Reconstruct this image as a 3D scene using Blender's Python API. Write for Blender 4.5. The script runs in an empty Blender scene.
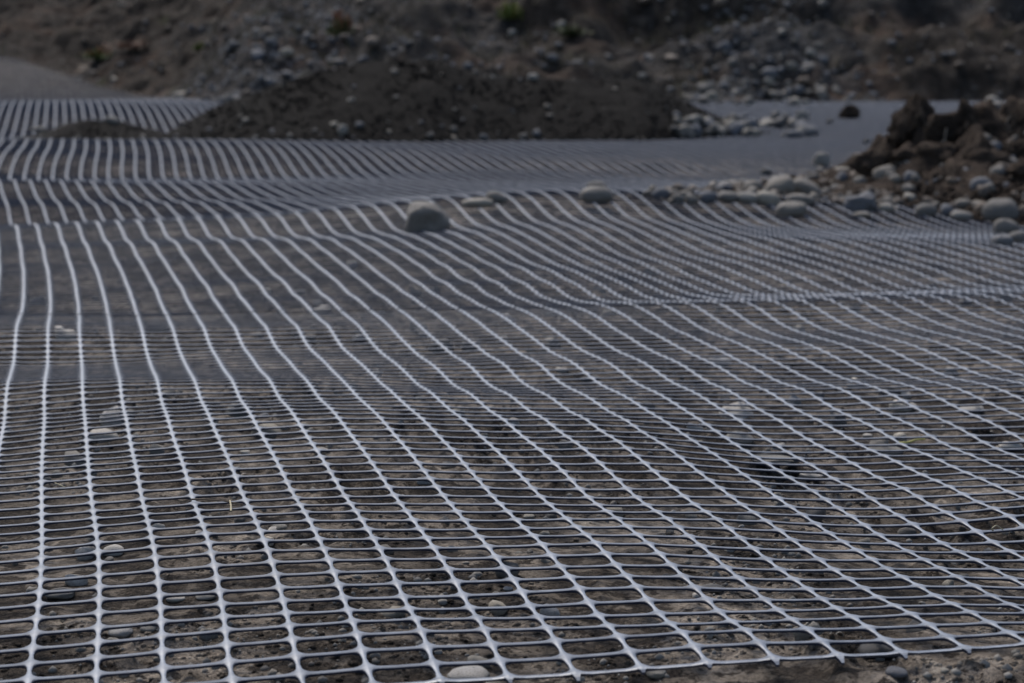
import bpy, bmesh, math, random, mathutils
import numpy as np
random.seed(7)
EXPO=1.08
CZ="-385 -387 -389 -389 -389 -386 -383 -377 -369 -359 -349 -336 -322 -310 -303 -306 -312 -314 -308 -300 -295 -303 -322 -349 -380 -414 -445 -461 -462 -458 -454 -446 -432 -418 -390 -352 -320 -297 -295 -327 -392 -466 -545 -610 -649 -660 -669 -684 -706 -729 -756 -768 -781 -832 -913 -1008 -1109 -1180 -1194 -1137 -1028 -904 -815 -767 -765 -796 -824 -803 -685 -535 -408 -334 -337 -437 -605 -792 -964 -1099 -1187 -1213 -1178 -1097 -996 -896 -818 -778 -789 -852 -964 -1119 -1310 -1530 -1769 -2015 -2249 -2446 -2572 -2591 -2485 -2252 -1901 -1453 -935 -367 233 848 1469 2087 2706 3343 -373 -375 -377 -378 -377 -375 -371 -365 -356 -344 -331 -319 -303 -279 -267 -265 -272 -270 -266 -263 -265 -266 -274 -295 -322 -349 -362 -376 -390 -386 -368 -349 -375 -402 -410 -402 -354 -299 -297 -350 -422 -491 -546 -597 -633 -631 -619 -642 -680 -692 -695 -716 -726 -749 -794 -876 -1001 -1134 -1155 -1062 -956 -912 -876 -809 -747 -817 -945 -954 -874 -728 -579 -494 -504 -576 -679 -823 -993 -1141 -1222 -1225 -1167 -1069 -959 -860 -789 -757 -773 -836 -944 -1090 -1268 -1471 -1689 -1911 -2123 -2308 -2440 -2482 -2389 -2152 -1814 -1402 -918 -375 204 790 1364 1931 2503 3093 -362 -364 -365 -366 -366 -364 -359 -352 -343 -330 -313 -301 -285 -248 -234 -223 -231 -225 -224 -225 -237 -229 -226 -240 -263 -285 -275 -288 -319 -316 -281 -250 -323 -381 -427 -456 -388 -301 -303 -380 -445 -520 -544 -581 -610 -608 -570 -600 -651 -660 -625 -661 -680 -668 -672 -748 -890 -1085 -1105 -983 -882 -932 -937 -856 -733 -839 -1066 -1077 -1068 -930 -754 -657 -685 -720 -747 -850 -1018 -1183 -1253 -1233 -1154 -1042 -924 -825 -762 -739 -758 -821 -924 -1061 -1227 -1412 -1610 -1809 -1998 -2167 -2302 -2370 -2288 -2050 -1727 -1351 -902 -384 173 730 1255 1772 2298 2842 -350 -352 -353 -354 -354 -352 -347 -340 -329 -315 -295 -279 -260 -221 -207 -183 -182 -175 -180 -189 -211 -194 -179 -186 -207 -219 -192 -202 -244 -246 -188 -186 -274 -347 -435 -495 -415 -320 -326 -416 -455 -553 -541 -562 -560 -590 -541 -565 -605 -632 -546 -586 -659 -591 -548 -643 -787 -1000 -1018 -901 -838 -972 -980 -894 -770 -882 -1132 -1147 -1265 -1149 -948 -844 -893 -864 -812 -878 -1035 -1215 -1270 -1230 -1138 -1017 -893 -795 -737 -720 -743 -805 -904 -1033 -1185 -1354 -1531 -1708 -1875 -2024 -2151 -2240 -2172 -1944 -1643 -1296 -880 -394 129 649 1133 1607 2090 2592 -338 -340 -341 -342 -342 -340 -335 -326 -314 -299 -274 -244 -224 -201 -184 -154 -125 -128 -136 -149 -173 -162 -139 -139 -159 -160 -144 -138 -169 -198 -149 -200 -256 -324 -399 -428 -428 -379 -360 -444 -466 -552 -539 -550 -483 -560 -567 -559 -529 -578 -475 -504 -641 -534 -452 -569 -733 -875 -890 -823 -826 -975 -974 -907 -858 -934 -1101 -1182 -1364 -1355 -1166 -1069 -1078 -981 -893 -923 -1045 -1208 -1258 -1214 -1118 -997 -872 -775 -719 -701 -727 -792 -886 -1006 -1144 -1296 -1453 -1609 -1755 -1884 -1991 -2070 -2020 -1828 -1558 -1234 -849 -407 69 544 994 1434 1880 2342 -326 -327 -329 -330 -329 -327 -322 -312 -297 -276 -242 -201 -189 -191 -171 -142 -101 -105 -108 -116 -137 -139 -123 -119 -120 -114 -114 -94 -130 -203 -184 -182 -266 -334 -375 -379 -422 -385 -344 -419 -468 -478 -492 -549 -474 -497 -560 -555 -511 -489 -408 -479 -612 -524 -404 -479 -692 -750 -751 -749 -799 -911 -929 -882 -888 -967 -1072 -1162 -1329 -1458 -1314 -1209 -1154 -1054 -974 -981 -1066 -1178 -1220 -1183 -1096 -982 -865 -769 -711 -695 -721 -782 -870 -979 -1104 -1239 -1377 -1513 -1640 -1751 -1839 -1891 -1849 -1697 -1463 -1167 -818 -422 2 430 846 1254 1666 2091 -314 -315 -316 -316 -316 -314 -308 -298 -279 -248 -206 -163 -155 -187 -164 -137 -115 -111 -106 -101 -122 -126 -112 -99 -85 -83 -86 -81 -121 -187 -197 -212 -277 -326 -356 -399 -431 -380 -340 -385 -435 -428 -411 -484 -456 -423 -449 -403 -383 -394 -387 -452 -560 -560 -347 -301 -471 -557 -608 -671 -757 -846 -887 -889 -924 -994 -1072 -1167 -1317 -1428 -1348 -1257 -1174 -1090 -1034 -1034 -1084 -1148 -1175 -1146 -1071 -970 -865 -775 -717 -700 -722 -778 -857 -955 -1065 -1183 -1303 -1420 -1529 -1621 -1690 -1718 -1679 -1557 -1359 -1097 -786 -437 -65 316 696 1071 1450 1840 -301 -302 -303 -302 -301 -299 -293 -283 -263 -225 -185 -158 -140 -189 -166 -132 -137 -123 -138 -143 -137 -121 -114 -109 -99 -98 -96 -119 -150 -172 -181 -287 -325 -325 -338 -393 -369 -375 -396 -401 -389 -437 -392 -449 -386 -481 -395 -399 -372 -407 -416 -432 -492 -515 -282 -127 -210 -344 -470 -592 -706 -796 -860 -905 -959 -1025 -1096 -1180 -1269 -1316 -1312 -1244 -1162 -1103 -1072 -1072 -1098 -1127 -1136 -1109 -1046 -961 -869 -788 -733 -714 -731 -778 -847 -932 -1027 -1128 -1231 -1330 -1420 -1495 -1544 -1556 -1517 -1416 -1249 -1025 -755 -452 -128 208 547 888 1233 1589 -289 -289 -289 -288 -286 -283 -277 -267 -250 -221 -194 -178 -164 -211 -172 -160 -160 -123 -155 -169 -165 -160 -158 -169 -155 -149 -157 -140 -202 -199 -216 -334 -365 -337 -329 -405 -341 -341 -365 -351 -350 -437 -440 -516 -401 -520 -385 -493 -432 -425 -378 -361 -337 -428 -313 -16 -11 -174 -356 -521 -658 -764 -849 -923 -992 -1061 -1132 -1201 -1242 -1252 -1297 -1205 -1135 -1104 -1094 -1097 -1107 -1113 -1106 -1078 -1025 -953 -876 -806 -755 -734 -746 -784 -841 -911 -991 -1076 -1161 -1242 -1314 -1371 -1404 -1404 -1365 -1278 -1140 -952 -723 -465 -186 105 404 708 1017 1337 -277 -276 -275 -273 -270 -266 -259 -249 -237 -225 -206 -162 -177 -202 -151 -162 -151 -120 -156 -161 -193 -213 -200 -175 -144 -137 -175 -119 -220 -248 -246 -311 -341 -317 -296 -365 -365 -347 -299 -281 -325 -373 -515 -561 -457 -466 -453 -534 -524 -544 -497 -449 -374 -374 -330 -23 54 -93 -287 -470 -623 -746 -849 -941 -1023 -1098 -1171 -1237 -1287 -1368 -1381 -1182 -1119 -1107 -1108 -1112 -1112 -1104 -1086 -1054 -1008 -948 -884 -825 -780 -759 -765 -793 -837 -893 -957 -1024 -1092 -1155 -1210 -1250 -1270 -1262 -1223 -1148 -1033 -879 -689 -474 -239 9 267 532 804 1085 -266 -263 -261 -257 -253 -247 -240 -231 -219 -199 -177 -127 -194 -192 -158 -173 -184 -172 -189 -180 -228 -236 -201 -171 -167 -179 -217 -215 -250 -254 -257 -293 -340 -303 -324 -372 -336 -343 -396 -398 -307 -323 -509 -515 -618 -631 -693 -661 -564 -636 -605 -521 -475 -432 -490 -322 -68 -121 -276 -449 -606 -741 -857 -960 -1051 -1135 -1213 -1291 -1383 -1513 -1430 -1222 -1143 -1124 -1122 -1121 -1115 -1099 -1073 -1038 -996 -946 -893 -845 -807 -787 -788 -805 -836 -877 -924 -975 -1025 -1071 -1109 -1134 -1141 -1128 -1090 -1026 -932 -807 -654 -479 -286 -80 136 361 593 835 -254 -250 -246 -241 -235 -229 -221 -211 -200 -187 -169 -126 -183 -205 -214 -228 -249 -243 -240 -227 -240 -251 -239 -274 -283 -330 -307 -331 -292 -319 -303 -293 -382 -348 -361 -356 -337 -400 -437 -440 -340 -300 -445 -492 -679 -655 -549 -531 -513 -552 -491 -448 -519 -563 -601 -502 -284 -241 -325 -464 -613 -750 -872 -981 -1079 -1169 -1257 -1348 -1453 -1540 -1467 -1304 -1200 -1158 -1142 -1131 -1117 -1095 -1065 -1029 -989 -946 -903 -864 -833 -816 -812 -819 -837 -862 -893 -927 -960 -988 -1010 -1021 -1019 -1001 -966 -911 -835 -737 -619 -481 -329 -163 12 196 387 586 -242 -237 -232 -225 -218 -209 -200 -191 -181 -172 -164 -167 -171 -223 -243 -256 -273 -271 -275 -312 -307 -320 -287 -358 -312 -300 -331 -308 -293 -339 -297 -269 -345 -400 -370 -328 -327 -384 -419 -405 -351 -248 -358 -476 -619 -639 -550 -517 -524 -485 -432 -434 -540 -632 -668 -616 -483 -400 -421 -515 -641 -770 -891 -1002 -1105 -1202 -1298 -1397 -1491 -1538 -1487 -1372 -1269 -1206 -1170 -1145 -1121 -1094 -1061 -1023 -985 -948 -913 -882 -858 -843 -835 -833 -838 -849 -864 -880 -896 -908 -914 -913 -902 -880 -847 -802 -743 -670 -582 -481 -366 -241 -107 35 184 340 -230 -224 -217 -209 -200 -190 -179 -169 -161 -156 -159 -166 -163 -181 -242 -237 -275 -303 -323 -344 -313 -334 -262 -290 -304 -299 -347 -305 -293 -312 -280 -263 -339 -399 -354 -338 -330 -345 -397 -389 -381 -309 -329 -443 -578 -636 -567 -509 -513 -467 -430 -460 -562 -666 -715 -701 -633 -560 -545 -596 -690 -801 -915 -1025 -1130 -1233 -1334 -1431 -1508 -1535 -1503 -1425 -1335 -1261 -1208 -1166 -1130 -1096 -1059 -1021 -984 -952 -923 -899 -880 -866 -855 -846 -840 -836 -835 -835 -833 -829 -820 -807 -788 -764 -734 -698 -655 -605 -546 -478 -401 -315 -221 -121 -15 97 -219 -211 -203 -193 -182 -170 -158 -147 -138 -135 -134 -132 -165 -201 -259 -279 -305 -325 -342 -318 -226 -260 -270 -272 -311 -322 -344 -314 -294 -286 -264 -257 -315 -363 -362 -335 -310 -338 -390 -402 -412 -340 -313 -405 -516 -571 -541 -498 -489 -462 -453 -497 -589 -688 -753 -773 -752 -707 -680 -696 -755 -841 -942 -1047 -1154 -1261 -1363 -1453 -1516 -1538 -1519 -1467 -1394 -1319 -1251 -1194 -1145 -1101 -1059 -1019 -985 -957 -934 -916 -901 -887 -873 -858 -841 -825 -808 -790 -771 -751 -728 -704 -678 -651 -625 -598 -571 -542 -510 -475 -433 -386 -333 -274 -210 -143 -208 -198 -188 -177 -164 -151 -138 -124 -113 -106 -102 -115 -179 -251 -300 -329 -346 -352 -338 -276 -192 -215 -263 -279 -315 -335 -340 -319 -293 -270 -255 -262 -309 -350 -350 -305 -276 -309 -362 -392 -402 -357 -327 -374 -446 -495 -501 -484 -473 -466 -482 -534 -617 -710 -788 -839 -857 -841 -816 -807 -830 -886 -970 -1069 -1178 -1286 -1387 -1469 -1522 -1544 -1537 -1505 -1448 -1375 -1298 -1226 -1162 -1107 -1059 -1018 -987 -963 -945 -932 -920 -907 -890 -869 -843 -813 -781 -746 -711 -674 -638 -602 -570 -541 -517 -500 -487 -480 -475 -471 -464 -455 -442 -424 -404 -381 -196 -185 -174 -161 -147 -132 -117 -102 -87 -74 -74 -110 -193 -286 -344 -379 -389 -375 -323 -238 -176 -182 -239 -286 -321 -343 -339 -322 -290 -259 -251 -269 -304 -331 -325 -282 -256 -281 -331 -375 -388 -373 -348 -348 -377 -418 -454 -466 -462 -474 -511 -571 -646 -733 -823 -903 -956 -970 -950 -919 -908 -934 -998 -1091 -1200 -1311 -1409 -1483 -1529 -1551 -1556 -1540 -1498 -1430 -1346 -1259 -1180 -1113 -1059 -1018 -988 -968 -956 -948 -939 -926 -907 -879 -844 -801 -754 -703 -650 -598 -547 -501 -462 -431 -411 -402 -405 -418 -440 -466 -495 -523 -550 -574 -596 -618"
CW="-69 -78 -86 -96 -106 -116 -126 -135 -141 -141 -134 -117 -98 -84 -73 -66 -63 -63 -66 -70 -75 -79 -82 -86 -92 -102 -113 -116 -116 -111 -98 -73 -48 -27 -14 -15 -29 -27 -4 21 31 34 28 19 17 13 -1 -24 -47 -69 -86 -106 -124 -137 -152 -170 -202 -245 -295 -350 -410 -477 -547 -619 -689 -756 -815 -856 -864 -827 -755 -668 -589 -531 -487 -448 -411 -374 -335 -296 -258 -222 -189 -158 -130 -106 -85 -66 -51 -37 -26 -17 -10 -4 0 4 6 8 9 10 10 10 10 9 9 8 8 7 7 6 -4 0 5 11 17 25 34 43 51 56 55 45 31 17 5 -3 -10 -17 -22 -25 -30 -35 -38 -41 -44 -48 -53 -54 -51 -44 -35 -28 -22 -26 -33 -45 -53 -53 -45 -40 -47 -59 -69 -78 -88 -97 -106 -108 -105 -99 -92 -81 -69 -61 -46 -21 9 34 51 59 68 84 105 132 161 199 241 274 280 252 199 138 87 61 53 49 46 43 37 31 24 18 12 8 4 2 0 -1 -2 -2 -2 -2 -1 -1 -1 -1 0 0 0 0 0 0 0 0 0 0 0 0 0 0 -1 -1 0 1 3 5 8 11 14 15 11 1 -10 -16 -22 -25 -25 -25 -24 -25 -25 -26 -23 -10 10 43 77 98 110 115 109 87 57 29 12 19 44 51 32 14 17 28 40 48 40 33 39 51 58 61 55 47 35 15 -9 -40 -58 -61 -53 -39 -25 -12 -2 7 18 26 32 37 35 19 -11 -41 -57 -56 -46 -32 -19 -9 -2 2 3 4 3 2 2 1 0 0 0 0 0 0 0 0 0 0 0 0 0 0 0 0 0 0 0 0 0 0 0 0"
# ---------------------------------------------------------------- camera maths
F_PX=2200.0; S=0.045; S2=0.0334; H=0.425; I0=0.09
PITCH=math.atan(331.5/F_PX); CP,SP=math.cos(PITCH),math.sin(PITCH)
PHI=math.atan((38-512)/F_PX*CP)
E1=(math.cos(PHI),-math.sin(PHI)); E2=(math.sin(PHI),math.cos(PHI))
Q0,Q1,NQ=-.28,.28,17
T0,T1,NT=math.log(1.15),math.log(22),110
cz=np.array([int(v) for v in CZ.split()])*1e-4
cz=cz.reshape(NQ,NT)
_cr=(np.array([int(v) for v in CW.split()])*1e-4).reshape(3,NT)
_qs=np.linspace(-1,1,NQ)
cwm=_cr[0][None]+_qs[:,None]*_cr[1][None]+(_qs**2)[:,None]*_cr[2][None]

def _bs(u,n):
    u=np.clip(u,0,n-3-1e-6); k=np.floor(u).astype(int); t=u-k
    return k,((1-t)**3/6,(3*t**3-6*t**2+4)/6,(-3*t**3+3*t**2+3*t+1)/6,t**3/6)
def spl(C,X,Y):
    X=np.asarray(X,float); Y=np.maximum(np.asarray(Y,float),.2)
    kq,wq=_bs((X/Y-Q0)/(Q1-Q0)*(NQ-3),NQ); kt,wt=_bs((np.log(Y)-T0)/(T1-T0)*(NT-3),NT)
    r=0
    for a in range(4):
        for b in range(4): r=r+C[kq+a,kt+b]*wq[a]*wt[b]
    return r
def sheet(i,b):                       # a point of the laid mesh: column i, distance b
    a0=S*(i-I0); X=a0*E1[0]+b*E2[0]; Y=a0*E1[1]+b*E2[1]
    w=spl(cwm,X,Y)
    return X+w*E1[0],Y+w*E1[1],spl(cz,X,Y)
def sheet_z(X,Y):
    w=spl(cwm,X,Y); w=spl(cwm,X-w*E1[0],Y-w*E1[1])
    return spl(cz,X-w*E1[0],Y-w*E1[1])

# ---------------------------------------------------------------- noise
def _hash(ix,iy,iz):
    n=(ix*374761393+iy*668265263+iz*2147483647+ (ix*iy)*40503)&0xffffffff
    n=((n^(n>>13))*1274126177)&0xffffffff
    n=((n^(n>>16))*2246822519)&0xffffffff
    return ((n^(n>>15))&0xffffff)/float(0xffffff)
def noise(x,y,z=0.0,seed=0):
    x=np.asarray(x,float)+seed*17.31; y=np.asarray(y,float)-seed*5.77; z=np.asarray(z,float)+0*x
    ix=np.floor(x).astype(np.int64); iy=np.floor(y).astype(np.int64); iz=np.floor(z).astype(np.int64)
    fx,fy,fz=x-ix,y-iy,z-iz
    ux,uy,uz=fx*fx*(3-2*fx),fy*fy*(3-2*fy),fz*fz*(3-2*fz)
    r=0
    for a in (0,1):
        for b in (0,1):
            for c in (0,1):
                r=r+_hash(ix+a,iy+b,iz+c)*(ux if a else 1-ux)*(uy if b else 1-uy)*(uz if c else 1-uz)
    return r*2-1
def fbm(x,y,z=0.0,o=4,seed=0,g=.5):
    r=0;am=1;f=1
    for k in range(o):
        r=r+am*noise(np.asarray(x)*f,np.asarray(y)*f,np.asarray(z)*f,seed+k*3); am*=g; f*=2.03
    return r
def sstep(a,b,x):
    t=np.clip((x-a)/(b-a),0,1); return t*t*(3-2*t)

# ---------------------------------------------------------------- terrain
def bank_foot(X):                    # distance at which the embankment starts
    # X at the foot; solved from the border of the laid mesh
    xs=np.array([-6.5,-4.6,-3.78,-3.03,-2.37,-1.62,-1.0,4.0]); fs=np.array([20.3,19.8,18.4,16.9,15.4,11.9,11.9,12.3])
    return np.interp(X,xs,fs)+.18*noise(X*1.4,0,0,5)
def ground_base(X,Y):
    gap=.009+.013*(noise(X*2.1,Y*2.1,0,2)*.5+.5)
    z=sheet_z(X,Y)-gap
    far=sstep(20,30,Y); z=z*(1-far)+(-.03)*far*1.0+0.0
    return z
def ground_z(X,Y):
    z=ground_base(X,Y)
    c=np.maximum(fbm(X*38,Y*38,0,3,11),-.1)*.0075*sstep(6,2,Y)
    crumb=np.maximum(fbm(X*6,Y*6,0,2,21),0)
    z=z-.004+c*(.5+1.6*crumb)+fbm(X*9,Y*9,0,3,31)*.0022
    lim=sheet_z(X,Y)-.0022
    return np.minimum(z,lim)
def hill_z(X,Y):
    d=Y-bank_foot(X)
    s=np.maximum(d,0)
    xw=X+.35*fbm(X*.8,Y*.8,0,3,41)
    prof=.235*s
    # ledges and gullies cut in the bank
    n=fbm(xw*.55,Y*.8,0,4,43)
    terr=.16*sstep(.5,.75,s+.25*noise(X*.6,0,0,44))+.22*sstep(2.0,2.35,s+.5*noise(X*.45,3,0,45))+.2*sstep(3.4,3.8,s+.4*noise(X*.5,9,0,46))
    z=prof*.62+terr*sstep(-1.2,.3,X+.4*noise(Y,X,0,4))+prof*.38*sstep(.5,-1.5,X)
    z=z+n*.17*sstep(0,1.2,s)+fbm(X*3.2,Y*3.2,0,4,47,.6)*.085*sstep(0,.5,s)+fbm(X*11,Y*11,0,2,48)*.012
    top=2.1+.25*noise(X*.5,0,0,49)
    z=np.where(z>top,top+(z-top)*.15,z)
    b=ground_base(X,np.minimum(Y,bank_foot(X)+.2))
    return b+np.where(d>0,z,0)-.02-.3*sstep(.0,-.4,d)
def ray(px,py,D):
    v=(341.5-py)/F_PX*D
    return ((px-512)/F_PX*D, D*CP+v*SP, H-D*SP+v*CP)
def hit(px,py,fn,d0=1.0,d1=24.0):     # where a line of sight meets the terrain
    D=np.exp(np.linspace(math.log(d0),math.log(d1),1500))
    X,Y,Z=ray(px,py,D); g=fn(X,Y)
    k=np.argmax(Z<g)
    if not (Z<g).any(): k=len(D)-1
    return float(X[k]),float(Y[k]),float(g[k]),float(D[k])

# ---------------------------------------------------------------- object helpers
C=bpy.context.scene.collection
def mesh_np(name,V,quads=None,tris=None,mat=None,smooth=True,parent=None):
    me=bpy.data.meshes.new(name); V=np.asarray(V,np.float32)
    me.vertices.add(len(V)); me.vertices.foreach_set('co',V.ravel())
    parts=[];tot=[]
    if quads is not None and len(quads): parts.append(np.asarray(quads).ravel()); tot.append(np.full(len(quads),4))
    if tris is not None and len(tris): parts.append(np.asarray(tris).ravel()); tot.append(np.full(len(tris),3))
    li=np.concatenate(parts).astype(np.int32); lt=np.concatenate(tot).astype(np.int32)
    me.loops.add(len(li)); me.loops.foreach_set('vertex_index',li)
    me.polygons.add(len(lt)); ls=np.concatenate([[0],np.cumsum(lt)[:-1]]).astype(np.int32)
    me.polygons.foreach_set('loop_start',ls)
    me.polygons.foreach_set('use_smooth',smooth if isinstance(smooth,np.ndarray) else np.full(len(lt),smooth,bool))
    me.update(calc_edges=True)
    if mat: me.materials.append(mat)
    o=bpy.data.objects.new(name,me); C.objects.link(o)
    if parent: o.parent=parent
    return o
def tag(o,label,cat,group=None):
    o['label']=label; o['category']=cat
    if group: o['group']=group
    return o
def grid_quads(nr,nc):
    a=np.arange(nr*nc).reshape(nr,nc)
    return np.stack([a[:-1,:-1],a[:-1,1:],a[1:,1:],a[1:,:-1]],-1).reshape(-1,4)
def set_attr(o,name,val):
    at=o.data.attributes.new(name,'FLOAT','POINT'); at.data.foreach_set('value',np.asarray(val,np.float32).ravel())

# ---------------------------------------------------------------- materials
class NT_:
    def __init__(s,name):
        s.m=bpy.data.materials.new(name); s.m.use_nodes=True; s.t=s.m.node_tree; s.n=s.t.nodes; s.l=s.t.links
        s.b=s.n['Principled BSDF']; s.tc=s.n.new('ShaderNodeTexCoord')
    def noise(s,sc,det=4,rough=.6,coord='Object'):
        n=s.n.new('ShaderNodeTexNoise'); n.inputs['Scale'].default_value=sc; n.inputs['Detail'].default_value=det; n.inputs['Roughness'].default_value=rough
        s.l.new(s.tc.outputs[coord],n.inputs['Vector']); return n.outputs['Fac']
    def voro(s,sc,feat='F1'):
        n=s.n.new('ShaderNodeTexVoronoi'); n.inputs['Scale'].default_value=sc; n.feature=feat
        s.l.new(s.tc.outputs['Object'],n.inputs['Vector']); return n.outputs['Distance']
    def ramp(s,f,stops):
        r=s.n.new('ShaderNodeValToRGB'); e=r.color_ramp.elements
        while len(e)<len(stops): e.new(.5)
        for k,(p,c) in enumerate(stops):
            e[k].position=p; e[k].color=(*c,1) if len(c)==3 else c
        s.l.new(f,r.inputs['Fac']); return r.outputs['Color']
    def mix(s,f,a,b,mode='MIX'):
        m=s.n.new('ShaderNodeMix'); m.data_type='RGBA'; m.blend_type=mode
        for sock,v in ((m.inputs[0],f),(m.inputs[6],a),(m.inputs[7],b)):
            if isinstance(v,(int,float)): sock.default_value=v
            elif isinstance(v,tuple): sock.default_value=(*v,1)
            else: s.l.new(v,sock)
        return m.outputs[2]
    def math(s,op,a,b=0.0,clamp=False):
        m=s.n.new('ShaderNodeMath'); m.operation=op; m.use_clamp=clamp
        for k,v in enumerate((a,b)):
            if isinstance(v,(int,float)): m.inputs[k].default_value=v
            else: s.l.new(v,m.inputs[k])
        return m.outputs[0]
    def attr(s,name):
        a=s.n.new('ShaderNodeAttribute'); a.attribute_name=name; return a.outputs['Fac']
    def rand(s):
        return s.n.new('ShaderNodeObjectInfo').outputs['Random']
    def col(s,c): s.l.new(c,s.b.inputs['Base Color'])
    def bump(s,h,dist,strength=1.0):
        b=s.n.new('ShaderNodeBump'); b.inputs['Distance'].default_value=dist; b.inputs['Strength'].default_value=strength
        s.l.new(h,b.inputs['Height']); s.l.new(b.outputs['Normal'],s.b.inputs['Normal'])
    def rough(s,v,spec=.3):
        if isinstance(v,(int,float)): s.b.inputs['Roughness'].default_value=v
        else: s.l.new(v,s.b.inputs['Roughness'])
        s.b.inputs['Specular IOR Level'].default_value=spec

def mat_soil():
    m=NT_('soil')
    big=m.noise(9,5,.65); mid=m.noise(46,6,.7); fine=m.noise(260,4,.7)
    crust=m.ramp(mid,[(.32,(.042,.034,.027)),(.48,(.21,.175,.142)),(.64,(.54,.465,.385))])
    crumb=m.ramp(fine,[(.35,(.012,.0095,.0075)),(.68,(.085,.066,.051))])
    f=m.math('ADD',m.math('MULTIPLY',big,.55),m.math('MULTIPLY',mid,.6))
    fac=m.ramp(f,[(.55,(0,0,0)),(.60,(1,1,1))])
    c=m.mix(fac,crust,crumb)
    sp=m.ramp(m.voro(330),[(.0,(1,1,1)),(.16,(0,0,0))])
    c=m.mix(m.math('MULTIPLY',sp,m.ramp(m.noise(120,2),[(.5,(0,0,0)),(.7,(.7,.7,.7))])),c,(.30,.28,.255))
    m.col(c); m.rough(.95,.15)
    m.bump(m.math('ADD',m.math('MULTIPLY',mid,1.0),m.math('MULTIPLY',fine,.7)),.011,1.0)
    return m.m
def mat_hill():
    m=NT_('hillside_earth')
    n1=m.noise(1.6,6,.6); n2=m.noise(9,6,.7); n3=m.noise(34,4,.7)
    br=m.ramp(n2,[(.32,(.009,.0075,.0062)),(.55,(.038,.031,.0255)),(.75,(.11,.092,.076))])
    gr=m.ramp(n3,[(.36,(.018,.018,.019)),(.6,(.068,.069,.072)),(.75,(.20,.203,.213))])
    c=m.mix(m.attr('scree'),br,gr)
    rb=m.ramp(n1,[(.52,(0,0,0)),(.68,(.55,.55,.55))])
    c=m.mix(rb,c,(.105,.066,.046))
    gn=m.ramp(m.noise(2.7,5,.6),[(.62,(0,0,0)),(.72,(.6,.6,.6))])
    c=m.mix(gn,c,(.052,.056,.026))
    m.col(c); m.rough(.95,.1)
    m.bump(m.math('ADD',n2,m.math('MULTIPLY',n3,.4)),.06,.9)
    return m.m
def mat_dark():
    m=NT_('dark_soil')
    n=m.noise(22,6,.7); f=m.noise(120,4,.7)
    c=m.mix(.5,m.ramp(n,[(.3,(.007,.0062,.0055)),(.7,(.018,.0155,.0135))]),m.ramp(f,[(.3,(.007,.0062,.0055)),(.75,(.022,.019,.016))]))
    m.col(c); m.rough(.95,.1); m.bump(m.math('ADD',n,m.math('MULTIPLY',f,.4)),.02,1)
    return m.m
def mat_brown(name='brown_soil',k=1.0):
    m=NT_(name)
    n=m.noise(16,6,.7); f=m.noise(90,5,.7)
    a=m.ramp(n,[(.32,(.018*k,.0135*k,.0105*k)),(.55,(.068*k,.049*k,.037*k)),(.75,(.17*k,.127*k,.097*k))])
    b=m.ramp(f,[(.35,(.014*k,.011*k,.0085*k)),(.7,(.12*k,.09*k,.07*k))])
    m.col(m.mix(.45,a,b)); m.rough(.95,.1); m.bump(m.math('ADD',n,m.math('MULTIPLY',f,.5)),.03,1)
    return m.m
def mat_stone(name,a,b,sc=25,spec=.3,rough=.75):
    m=NT_(name)
    n=m.noise(sc,6,.65); f=m.noise(sc*9,3,.7)
    c=m.ramp(n,[(.3,a),(.7,b)])
    v=m.ramp(m.rand(),[(0,(.72,.73,.75)),(.5,(1,1,1)),(1,(1.22,1.17,1.08))])
    c=m.mix(1.0,c,v,'MULTIPLY')
    c=m.mix(m.math('MULTIPLY',m.ramp(f,[(.55,(0,0,0)),(.7,(1,1,1))]),.35),c,(.11,.10,.09))
    c=m.mix(m.ramp(m.noise(sc*.35,5,.7),[(.5,(0,0,0)),(.68,(.75,.75,.75))]),c,(.085,.066,.052))
    m.col(c); m.rough(rough,spec); m.bump(f,.002,.5)
    return m.m
def mat_plastic():
    m=NT_('mesh_plastic')
    n=m.noise(60,5,.65); g=m.noise(700,3,.6)
    dust_sky=m.ramp(n,[(.3,(.085,.10,.128)),(.5,(.17,.19,.228)),(.7,(.24,.26,.295))])  # pale dust, with the blue sky reflection painted into its colour
    dust_sky=m.mix(m.math('ADD',m.math('MULTIPLY',m.attr('rib'),.25),.75),(.022,.026,.042),dust_sky)
    c=m.mix(m.math('MULTIPLY',m.ramp(g,[(.5,(0,0,0)),(.7,(.6,.6,.6))]),m.ramp(m.noise(7,4,.6),[(.4,(.1,.1,.1)),(.65,(1,1,1))])),dust_sky,(.15,.12,.095))
    c=m.mix(m.attr('dirt'),c,(.050,.043,.038))
    # black plastic sides; the shade on them is painted in by face normal
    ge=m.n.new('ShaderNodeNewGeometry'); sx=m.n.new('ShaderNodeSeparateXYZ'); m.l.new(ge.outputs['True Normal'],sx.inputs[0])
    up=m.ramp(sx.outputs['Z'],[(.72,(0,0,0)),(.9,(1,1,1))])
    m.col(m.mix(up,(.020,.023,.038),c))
    m.rough(m.math('SUBTRACT',m.math('ADD',m.math('MULTIPLY',n,.25),.52),m.math('MULTIPLY',m.attr('rib'),.26)),.5)
    m.l.new(m.math('ADD',m.math('MULTIPLY',m.attr('rib'),.35),.15),m.b.inputs['Specular IOR Level'])
    return m.m
def mat_plain(name,c,rough=.8):
    m=NT_(name); n=m.noise(40,4,.6)
    m.col(m.ramp(n,[(.3,tuple(v*.7 for v in c)),(.7,tuple(min(v*1.3,1) for v in c))])); m.rough(rough,.2); return m.m
M_SOIL,M_HILL,M_DARK,M_BROWN=mat_soil(),mat_hill(),mat_dark(),mat_brown()
M_CLOD=mat_brown('clod_earth',.62)
M_STONE=mat_stone('river_stone',(.095,.087,.079),(.21,.192,.17))
M_PALE=mat_stone('pale_stone',(.16,.148,.128),(.32,.295,.258))
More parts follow.
